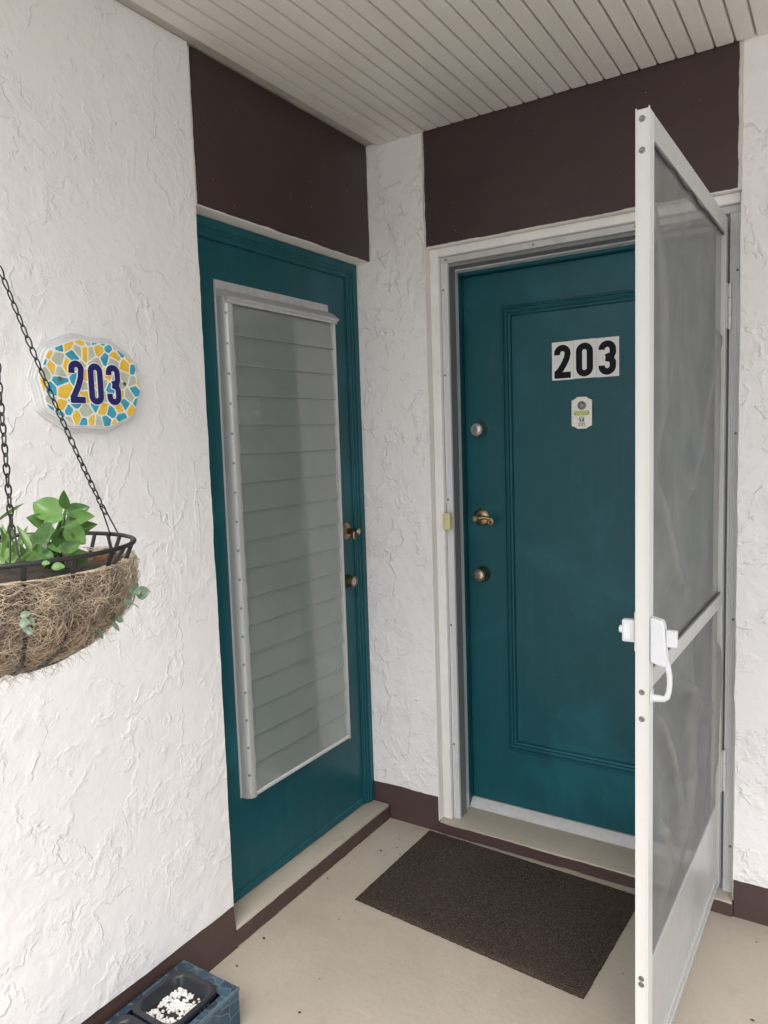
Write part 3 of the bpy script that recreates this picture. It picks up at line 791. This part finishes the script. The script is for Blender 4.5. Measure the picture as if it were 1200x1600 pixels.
# ------------------------------------------------------------------ door mat
mc = [(.190, -.0125), (.183, -.505), (.955, -.560), (.985, -.040)]
mb = Vector((.57, -.28, 0)); dm_ = B()
NU, NV = 120, 80
def matp(a, c):
    p = (Vector(mc[0]) * (1 - a) + Vector(mc[3]) * a) * (1 - c) + (Vector(mc[1]) * (1 - a) + Vector(mc[2]) * a) * c
    e = min(a, 1 - a) * .78; f = min(c, 1 - c) * .52; ed_ = min(e, f)
    zz = .004 + .0065 * min(1, ed_ / .010) + .0016 * noise.noise((p.x * 60, p.y * 60, 3)) + .0035 * max(0, noise.noise((p.x * 3, p.y * 3, 8)))
    k = .0022 if (a in (0, 1) or c in (0, 1)) else 0
    return Vector((p.x - mb.x + k * noise.noise((p.x * 90, p.y * 90, 1)), p.y - mb.y + k * noise.noise((p.x * 90, p.y * 90, 5)), zz))
dm_.grid(matp, NU, NV)
bd = [e for e in dm_.bm.edges if e.is_boundary]
ex = bmesh.ops.extrude_edge_only(dm_.bm, edges=bd)
for v in [g for g in ex['geom'] if isinstance(g, bmesh.types.BMVert)]: v.co.z = .0008
mo = dm_.build('door_mat', 'mat', None, True, 50); mo.location = mb
tag(mo, 'dark brown flecked pile mat lying before the entry door', 'door mat')

# ------------------------------------------------------------------ mosaic number plaque
qb = Vector((.001, -1.248, 1.644))
pq = thing('number_plaque', 'scalloped oval mosaic plaque with navy 203 on the stucco wall', 'plaque', qb)
def scallop(ax, az, n=96, amp=.05):
    pts = []
    for i in range(n):
        t = 2 * math.pi * i / n
        k = 1 - amp * abs(math.sin(5 * t + .35)) ** .9
        k2 = 1 / (abs(math.cos(t)) ** 2.35 + abs(math.sin(t)) ** 2.35) ** (1 / 2.35)
        pts.append((ax * math.cos(t) * k * k2, az * math.sin(t) * k * k2))
    return pts
nX = Vector((1, 0, 0))
bo = B()
for (ax_, az_, x0, x1) in ((.152, .117, 0, .008), (.147, .112, .0081, .012), (.143, .1075, .0121, .020)):
    bo.prism(scallop(ax_, az_), (x0, 0, 0), Y, Z, (x1 - x0, 0, 0))
bo.build('back_board', 'plaque', pq, True, 25)
face = scallop(.1365, .1015)
B().prism(face, (.0201, 0, 0), Y, Z, (.0030, 0, 0)).build('grout_bed', 'grout', pq, True, 25)
def clip(poly, nx, ny, d):
    out = []
    for i in range(len(poly)):
        p, q = poly[i], poly[(i + 1) % len(poly)]
        a = p[0] * nx + p[1] * ny - d; c = q[0] * nx + q[1] * ny - d
        if a <= 0: out.append(p)
        if (a < 0 < c) or (c < 0 < a):
            t = a / (a - c); out.append((p[0] + (q[0] - p[0]) * t, p[1] + (q[1] - p[1]) * t))
    return out
rs = random.Random(11); seeds = []
while len(seeds) < 96:
    p = (rs.uniform(-.14, .14), rs.uniform(-.105, .105))
    if all(math.dist(p, s_) > .0150 for s_ in seeds): seeds.append(p)
    elif rs.random() < .01: seeds.append(p)
base_poly = scallop(.1350, .1000, 60)
kinds = []
for i, s_ in enumerate(seeds):
    poly = base_poly
    for j, t_ in enumerate(seeds):
        if i == j: continue
        nx, ny = t_[0] - s_[0], t_[1] - s_[1]; L_ = math.hypot(nx, ny); nx /= L_; ny /= L_
        d = (t_[0] + s_[0]) / 2 * nx + (t_[1] + s_[1]) / 2 * ny - .0022
        poly = clip(poly, nx, ny, d)
        if len(poly) < 3: break
    if len(poly) < 3: continue
    ar = abs(sum(poly[k][0] * poly[(k + 1) % len(poly)][1] - poly[(k + 1) % len(poly)][0] * poly[k][1] for k in range(len(poly)))) / 2
    if ar < 2e-5: continue
    # choose a colour unlike the nearest neighbours
    near = sorted((math.dist(s_, t2), k2) for t2, k2 in kinds)[:2]
    opts = ['tblue', 'tblue', 'tyellow', 'tyellow', 'tsage']; rs.shuffle(opts)
    kk = next((o_ for o_ in opts if o_ not in [n_[1] for n_ in near]), opts[0]); kinds.append((s_, kk))
    # round off the corners a little
    rp = []
    for k in range(len(poly)):
        a, c, e = Vector(poly[k - 1]), Vector(poly[k]), Vector(poly[(k + 1) % len(poly)])
        q1 = c + (a - c) * min(.25, .002 / max(1e-6, (a - c).length)); q2 = c + (e - c) * min(.25, .002 / max(1e-6, (e - c).length))
        rp += [tuple(q1), tuple(q2)]
    B().prism(rp, (.0230, 0, 0), Y, Z, (.0012 + rs.uniform(0, .0005), 0, 0)).build('mosaic_tile', kk, pq, True, 25)
for ch_, yy in (('2', -.044), ('0', .006), ('3', .055)):
    zz = .0 if ch_ != '2' else .003
    dg = digit(B(), ch_, (.0231, yy, zz), Y, Z, (.0022, 0, 0), .039, .095, .0145, .0022).build('digit_outline', 'grout', pq, False)
    digit(B(), ch_, (.0232, yy, zz), Y, Z, (.0034, 0, 0), .039, .095, .0145).build('digit', 'navy', dg, False)
for yy, zz in ((-.086, .008), (.088, .004)):
    B().lathe([(0, .0052), (.0015, .0048), (.002, .002), (.002, 0)], (.0236, yy, zz), X, 14).build('screw', 'screw', pq)

# ------------------------------------------------------------------ planter box by the wall
kb = Vector((.122, -1.29, 0))
pk = thing('planter_box', 'low blue leaf-patterned planter box on the floor against the stucco wall', 'planter box', kb)
BX, BY0, BY1, BZ = .100, -.30, .205, .102
body = B()
t_ = .010
body.box((-BX, BY0, .0005), (BX, BY1, .008)).box((BX - t_, BY0, .008), (BX, BY1, BZ)).box((-BX, BY0, .008), (-BX + t_, BY1, BZ)).box((-BX + t_, BY1 - t_, .008), (BX - t_, BY1, BZ)).box((-BX + t_, BY0, .008), (BX - t_, BY0 + t_, BZ))
body.build('box_body', 'pattern', pk)
top = B()     # patterned top with openings for two pots
top.box((-BX - .001, BY1 - .040, BZ + .0004), (BX + .001, BY1 + .001, BZ + .004)).box((-BX - .001, BY0, BZ + .0004), (-BX + .020, BY1 - .0402, BZ + .004)).box((BX - .020, BY0, BZ + .0004), (BX + .001, BY1 - .0402, BZ + .004))
top.build('box_top', 'pattern', pk)
B().box((BX - .0015, BY0, BZ - .0045), (BX + .0035, BY1 + .002, BZ + .0062), .0012).build('edge_trim', 'box_edge', pk)
def rrect(hx_, hy_, r_, n=6):
    p = []
    for (sx, sy, a0) in ((1, 1, 0), (-1, 1, 90), (-1, -1, 180), (1, -1, 270)):
        for i in range(n + 1):
            a = R(a0 + 90 * i / n); p.append((sx * (hx_ - r_) + r_ * math.cos(a), sy * (hy_ - r_) + r_ * math.sin(a)))
    return p
def pot(label, yc, hy_):
    t = thing('plant_pot', label, 'plant pot', (kb.x - .006, kb.y + yc, .03), group='pots in the planter box')
    b = B(); hx_ = .072
    levels = [(hx_ + .006, hy_ + .006, .074), (hx_ + .006, hy_ + .006, .083), (hx_ + .003, hy_ + .003, .0855), (hx_ - .007, hy_ - .007, .0850), (hx_ - .011, hy_ - .011, .080), (hx_ - .016, hy_ - .016, .022)]
    rings = [[b.bm.verts.new((x, y, z)) for x, y in rrect(a, c, .030)] for a, c, z in levels]
    for r0, r1 in zip(rings[:-1], rings[1:]):
        n = len(r0)
        for k in range(n): b.bm.faces.new((r0[k], r0[(k + 1) % n], r1[(k + 1) % n], r1[k]))
    b.build('pot_wall', 'pot', t, True, 40)
    def so(a, c):
        x = (a * 2 - 1) * (hx_ - .010); y = (c * 2 - 1) * (hy_ - .010)
        return Vector((x, y, .046 + .005 * noise.noise((x * 40, y * 40, 2))))
    B().grid(so, 14, 18).build('soil', 'soil', t, True, 180)
    return t
p1 = pot('black plastic pot of white perlite set in the patterned planter box', .090, .078)
p2 = pot('nearest black pot cut by the picture edge in the patterned planter box', -.085, .078)
pg = B(); prs = random.Random(5)
for i in range(620):
    x = prs.uniform(-.056, .056); y = prs.uniform(-.061, .061)
    if noise.noise((x * 30, y * 30, 11)) < -.22 and prs.random() < .8: continue
    r0 = prs.uniform(.0026, .0052)
    g = bmesh.ops.create_icosphere(pg.bm, subdivisions=1, radius=r0)
    sx, sy, sz = prs.uniform(.75, 1.3), prs.uniform(.75, 1.3), prs.uniform(.7, 1.1)
    zz = .046 + .005 * noise.noise((x * 40, y * 40, 2)) + r0 * .55 + prs.uniform(0, .003)
    for v in g['verts']:
        q = v.co; k = 1 + .35 * noise.noise((q.x * 300 + i, q.y * 300, q.z * 300))
        v.co = Vector((q.x * sx * k + x, q.y * sy * k + y, q.z * sz * k + zz))
po = pg.build('perlite', 'pebble', None, True, 40); po.location = p1.location
stuff(po); po['label'] = 'white perlite granules scattered on the soil of the pot'; po['category'] = 'perlite'

# ------------------------------------------------------------------ hanging basket
hbs = Vector((.5466, -1.8049, 1.190))
RB, RZ = .177, 1.360 - hbs.z
hk = thing('hanging_basket', 'black wire hanging basket with shaggy coco liner beside the plaque', 'hanging basket', hbs)
rim = [(RB * math.cos(2 * math.pi * i / 64), RB * math.sin(2 * math.pi * i / 64), RZ) for i in range(64)]
B().tube(rim, .0032, 8, True).build('rim', 'black_metal', hk, True, 60)
NR = 18
def bowl(t, s_=1.):       # t 0 at top .. 1 at the bottom: radius, height
    a = t * math.pi / 2
    return (RB - .013) * s_ * (max(0, math.cos(a)) ** .9), RZ - .032 - (RZ - .036) * s_ * math.sin(a)
for k in range(NR):
    th = 2 * math.pi * (k - .05) / NR
    pts = [(RB * math.cos(th), RB * math.sin(th), RZ)]
    for i in range(12):
        r_, z_ = bowl(i / 11, 1.0); pts.append((r_ * math.cos(th), r_ * math.sin(th), z_))
    B().tube(pts, .0032, 6).build('rib', 'black_metal', hk, True, 60)
    if k % 3 == 1:
        th2 = 2 * math.pi * (k - .05 + .55) / NR
        B().tube([(RB * math.cos(th2), RB * math.sin(th2), RZ), (pts[1][0] * 1.0, pts[1][1], RZ - .034)], .0026, 6).build('brace', 'black_metal', hk, True, 60)
def liner(a, c):
    th = 2 * math.pi * a
    r_, z_ = bowl(min(1, c * 1.0), 1.0)
    ph_ = (a * NR + .05) % 1.0
    bul = math.sin(math.pi * ph_) ** .6 * .013 * math.sin(math.pi * min(1, .15 + c * .85)) - .006
    n_ = .006 * noise.noise((math.cos(th) * 5, math.sin(th) * 5, c * 6)) + .003 * noise.noise((math.cos(th) * 18, math.sin(th) * 18, c * 18))
    k = (r_ + bul + n_) if r_ > .01 else r_
    return Vector((k * math.cos(th), k * math.sin(th), z_ + .004 - bul * .6 * c + (.006 * noise.noise((math.cos(th) * 7, math.sin(th) * 7, 4)) if c == 0 else 0)))
B().grid(liner, 144, 30).build('liner', 'coco', hk, True, 180)
B().lathe([(RZ - .034, 0), (RZ - .034, .10), (RZ - .038, RB - .026)], (0, 0, 0), Z, 40).build('soil', 'soil', hk, True, 180)
# shaggy fibres lying on the liner and sticking out
fb_ = B(); frs = random.Random(3)
vdir = (CAM - hbs); 
def fibre(th, c, n, step, wild, rad, lift):
    d = frs.uniform(0, 2 * math.pi); pts = []; off = frs.uniform(.000, lift)
    for i in range(n):
        c = max(-.06, min(.98, c)); r_, z_ = bowl(max(0, c))
        if c < 0: z_ += -c * .12
        ph_ = (th / (2 * math.pi) * NR + .05) % 1.0
        bul = math.sin(math.pi * ph_) ** .6 * .013 * math.sin(math.pi * min(1, .15 + max(0, c) * .85)) - .006
        k = r_ + bul + .003 + off * math.sin(i / (n - 1) * math.pi)
        pts.append(Vector((k * math.cos(th), k * math.sin(th), z_ + .004)))
        d += frs.gauss(0, wild); off += frs.uniform(-.0005, .0012)
        th += math.cos(d) * step / max(.06, r_); c += math.sin(d) * step / .21
    fb_.tube(pts, rad, 3, False, [1] * (n - 1) + [.4])
for i in range(5200):
    th = frs.uniform(-2.9, 1.7); cc_ = abs(frs.gauss(0, .27)) if i % 4 else frs.uniform(0, .97)
    if cc_ > .97: continue
    fibre(th, cc_ - .05, frs.choice((7, 9, 12, 15)), frs.uniform(.0035, .0070), frs.uniform(.3, 1.1), frs.uniform(.00018, .00052), .013 if cc_ < .3 else .005)
for i in range(900):       # loose ends
    th = frs.uniform(-2.9, 1.7); c = frs.uniform(-.02, .95); r_, z_ = bowl(max(0, c)); n_ = 6
    p = Vector((r_ * math.cos(th), r_ * math.sin(th), z_ + .002)); o_ = Vector((math.cos(th) * .8, math.sin(th) * .8, frs.uniform(-.9, .3))).normalized()
    t2 = Vector((-math.sin(th), math.cos(th), frs.uniform(-.6, .6))) * frs.choice((-1, 1)); pts = []
    L_ = frs.uniform(.006, .030); k2 = frs.uniform(.3, 1.6)
    for j in range(n_):
        s_ = j / (n_ - 1); pts.append(p + o_ * (L_ * s_ * (1 - .35 * s_)) + t2 * (L_ * k2 * s_ * s_ * .6) + Vector((0, 0, -.35 * L_ * s_ * s_)))
    fb_.tube(pts, frs.uniform(.00014, .0003), 3, False, [1] * (n_ - 1) + [.3])
stuff(fb_.build('coco_fibre', 'fibre', hk, True, 180))
# chains
apex = Vector((.5259, -1.7716, 1.785)) - hbs
def oval(L_, W_, n=14):
    p = []
    for i in range(n):
        a = 2 * math.pi * i / n; p.append((W_ / 2 * math.sin(a) * (.75 + .25 * math.cos(a)), 0, L_ / 2 * math.cos(a)))
    return p
link = B().tube(oval(.0185, .0095), .0011, 5, True).mesh('link', 'black_metal', True, 60)
def chain(att, lift):
    att = Vector(att); top_ = apex; n = int((top_ - att).length / .0150)
    # lower hook: a narrow hairpin from the rim to the first link
    p0 = att + (top_ - att).normalized() * .040
    side = (top_ - att).cross(CAM - hbs - att).normalized()
    hookp = [att + side * .007 - Z * .004, att + side * .0055, p0 + side * .0022, p0 + (top_ - att).normalized() * .004, p0 - side * .0022, att - side * .0050, att - side * .0065 - Z * .006]
    ch_ = B().tube(hookp, .0012, 6).build('chain', 'black_metal', hk, True, 60)
    q = top_ - p0; cnt = int(q.length / .0148)
    for i in range(cnt + 1):
        t = i / cnt; sag = -.020 * 4 * t * (1 - t)
        p = p0 + q * t + Z * sag * .7
        tn = (q + Z * (-.020 * .7 * 4 * (1 - 2 * t))).normalized()
        rot = tn.to_track_quat('Z', 'Y').to_euler()
        mm = tn.to_track_quat('Z', 'Y').to_matrix() @ Matrix.Rotation(R(90) * (i % 2) + R(25) + random.uniform(-.2, .2), 3, 'Z')
        inst('link', link, ch_, p, mm.to_euler())
for a_ in (85, 336, 210): chain((RB * math.cos(R(a_)), RB * math.sin(R(a_)), RZ + .002), 0)
B().tube([apex - Z * .004, apex + Z * .03, apex + Vector((.012, 0, .045)), apex + Vector((0, 0, .06)), apex + Z * .1, Vector((apex.x, apex.y, H - hbs.z - .001))], .0018, 6).build('hanging_hook', 'black_metal', hk, True, 60)

# ------------------------------------------------------------------ plants in the basket
def ray_pt(px_, py_, D):      # a point D metres in front of the camera position, in scene coordinates
    return CAM + (cv + cr * ((px_ - 600) / 1153.58) + cu * ((800 - py_) / 1153.58)) * D
def leaf(parent, base, tip, wid, nrm, mat, cup=.18, droop=.0, point=1.0, name='leaf', nu=10, nv=6):
    base = Vector(base); tip = Vector(tip); ax = tip - base; L_ = ax.length; ax.normalize()
    n_ = (Vector(nrm) - ax * Vector(nrm).dot(ax)).normalized(); sd_ = ax.cross(n_)
    po_ = parent.location
    def fn(a, c):
        s_ = c * 2 - 1
        wv_ = wid / 2 * (math.sin(math.pi * a ** .85) ** .75) * (1 - .25 * point * a)
        zz = cup * wid * (1.3 * abs(s_) ** 1.3 - .4) * (math.sin(math.pi * a)) - droop * L_ * a * a + .03 * wid * math.sin(a * 9 + s_)
        return base + ax * (L_ * a) + sd_ * (wv_ * s_) + n_ * zz - po_
    return B().grid(fn, nu, nv).build(name, mat, parent, True, 180)
def Z5(x, y, D): return ray_pt(x / 5, 750 + y / 5, D)
bpn = thing('broad_leaf_plant', 'bright green broad-leaved plant growing in the hanging basket', 'plant', (.60, -1.77, 1.330), group=None)
LV = [((480, 290), (258, 165), 150, 1.01), ((505, 285), (330, 335), 66, .985), ((512, 232), (496, 84), 58, 1.0), ((508, 264), (703, 208), 86, .99), ((500, 335), (728, 278), 112, 1.015),
      ((560, 392), (757, 345), 76, 1.02), ((410, 372), (205, 290), 110, 1.03), ((430, 385), (236, 520), 150, .975), ((492, 368), (476, 545), 118, .96), ((498, 362), (672, 500), 112, .97),
      ((470, 562), (632, 482), 72, .95), ((475, 560), (372, 482), 58, .955), ((415, 604), (300, 568), 60, .945), ((540, 600), (665, 560), 92, .985), ((380, 560), (200, 420), 95, 1.04), ((600, 500), (690, 400), 80, 1.03),
      ((330, 600), (150, 620), 70, .95), ((560, 640), (690, 610), 70, 1.0), ((450, 520), (560, 440), 80, 1.0), ((350, 560), (240, 560), 80, .97)]
lrs = random.Random(2)
for (b0, t0, w_, D) in LV:
    bp = Z5(*b0, D + lrs.uniform(-.004, .012)); tp_ = Z5(*t0, D + lrs.uniform(-.03, .03))
    nn = (CAM - bp).normalized() * 1.0 + Vector((lrs.uniform(-.35, .35), lrs.uniform(-.35, .35), .40 + lrs.uniform(-.2, .35)))
    leaf(bpn, bp, tp_, w_ / 5 / 1153.58 * 1.60, nn, 'leaf', .16, .05)
stm = B()
for (b0, t0, w_, D) in LV[:13]:
    bp = Z5(*b0, D + .004) - bpn.location; g0 = Z5(440 + lrs.uniform(-90, 90), 690, 1.0) - bpn.location
    stm.tube([g0, g0 * .5 + bp * .5 + Vector((0, 0, .006)), bp], .0016, 6)
stm.build('stem', 'leaf', bpn, True, 60)
for (x_, y_, w_, h_) in ((358, 648, 66, 40), (455, 676, 108, 62)):
    c0 = Z5(x_ - w_ / 2, y_, .84); c1 = Z5(x_ + w_ / 2, y_ + 4, .84)
    leaf(bpn, c0, c1, h_ / 5 / 1153.58, (CAM - c0) + Vector((0, 0, .5)), 'leaf', .12, 0, .1)
spn = thing('strap_leaf_plant', 'pale green strap-leaved plant at the picture edge in the basket', 'plant', (.55, -1.79, 1.330))
SL = [((-25, 335), (187, 157), 54, .99), ((60, 640), (84, 298), 60, 1.0), ((130, 620), (-10, 372), 46, .97), ((245, 570), (136, 338), 58, .98), ((70, 650), (18, 330), 52, .96), ((110, 640), (205, 352), 60, 1.03), ((40, 640), (-70, 420), 60, .98),
      ((150, 640), (60, 440), 44, .95), ((190, 640), (250, 470), 50, 1.0), ((20, 640), (50, 420), 50, .95), ((90, 650), (120, 470), 46, .94), ((-10, 650), (-90, 300), 60, 1.0), ((200, 640), (160, 500), 46, .95), ((30, 690), (-40, 560), 50, .93), ((170, 650), (240, 540), 70, .93), ((110, 660), (40, 520), 60, .92), ((210, 670), (330, 600), 66, .92), ((60, 680), (150, 560), 60, .92)]
for (b0, t0, w_, D) in SL:
    bp = Z5(*b0, D + lrs.uniform(-.01, .01)); tp_ = Z5(*t0, D + lrs.uniform(-.03, .03))
    nn = (CAM - bp).normalized() * .8 + Vector((lrs.uniform(-.5, .5), lrs.uniform(-.5, .5), .5))
    leaf(spn, bp, tp_, w_ / 5 / 1153.58 * 1.25, nn, 'leaf2', .22, .08, 1.0)
def Q5(x, y, D): return ray_pt(x / 5, 880 + y / 5, D)
def succulent(label, discs, stems, D):
    c = Q5(*discs[0][:2], D)
    t = thing('trailing_succulent', label, 'succulent', c, group='grey-green sprigs poking out of the coco liner')
    for (x_, y_, w_, h_, a_) in discs:
        dx = math.cos(R(a_)) * w_ / 2; dy = -math.sin(R(a_)) * w_ / 2
        dd = D + random.uniform(-.006, .006)
        p0, p1_ = Q5(x_ - dx, y_ - dy, dd), Q5(x_ + dx, y_ + dy, dd + random.uniform(-.008, .008))
        leaf(t, p0, p1_, h_ / 5 / 1153.58, (CAM - p0) + Vector((random.uniform(-.4, .4), 0, random.uniform(-.1, .5))), 'sage_leaf', .10, 0, .15)
    s_ = B()
    for st_ in stems: s_.tube([Q5(x_, y_, D + .004 + .012 * (k == 0)) - c for k, (x_, y_) in enumerate(st_)], .0009, 5)
    s_.build('stem', 'sage_leaf', t, True, 60)
succulent('largest grey-green sprig with round leaves at the right of the coco liner', [(1118, 232, 118, 112, 10), (1062, 172, 50, 46, 60), (1002, 306, 84, 60, -5), (1030, 205, 70, 48, 70), (1070, 335, 70, 10, -38), (1075, 225, 60, 50, 20)], [[(930, 290), (985, 280), (1060, 240), (1118, 232)], [(930, 295), (1002, 306), (1060, 325)]], .985)
succulent('dark sprig of narrow leaves at the lower right of the coco liner', [(935, 442, 66, 52, -20), (905, 492, 100, 36, -55), (886, 412, 60, 56, 40), (786, 556, 88, 32, -62)], [[(820, 410), (880, 420), (935, 442)], [(740, 500), (786, 540)]], .985)
succulent('pale sprig of three rounded leaves on the front of the coco liner', [(192, 466, 90, 70, 15), (220, 526, 60, 66, 60), (198, 402, 86, 50, 10), (255, 460, 78, 24, -75)], [[(225, 380), (215, 440), (220, 520)]], .800)

# ------------------------------------------------------------------ small debris on the floor
dbb = B(); drs = random.Random(9)
for (x_, y_, s_) in ((.101, -.22, .0065), (.049, -.799, .006), (.127, -.239, .003), (.173, -.204, .004), (.196, -.612, .003), (.04, -.30, .003), (.033, -.454, .004), (.215, -.554, .003), (.141, -.173, .004), (1.32, -.092, .004), (1.02, -.413, .003), (.328, -.975, .006), (.061, -.928, .0045), (1.343, -.417, .005), (.30, -.85, .003), (.44, -.70, .002), (.12, -.12, .003), (.09, -.35, .002), (.7, -.75, .002), (.9, -.7, .003), (.55, -1.02, .004)):
    g = bmesh.ops.create_icosphere(dbb.bm, subdivisions=1, radius=s_)
    for v in g['verts']:
        q = v.co; k = 1 + .6 * noise.noise((q.x * 260 + x_ * 90, q.y * 260, q.z * 260))
        v.co = Vector((q.x * k + x_, q.y * k * .6 + y_, q.z * .35 + s_ * .3 + .0004))
do = dbb.build('floor_debris', 'debris', None, True, 30); stuff(do); do['label'] = 'tiny dry crumbs and leaf bits scattered on the beige floor'; do['category'] = 'debris'
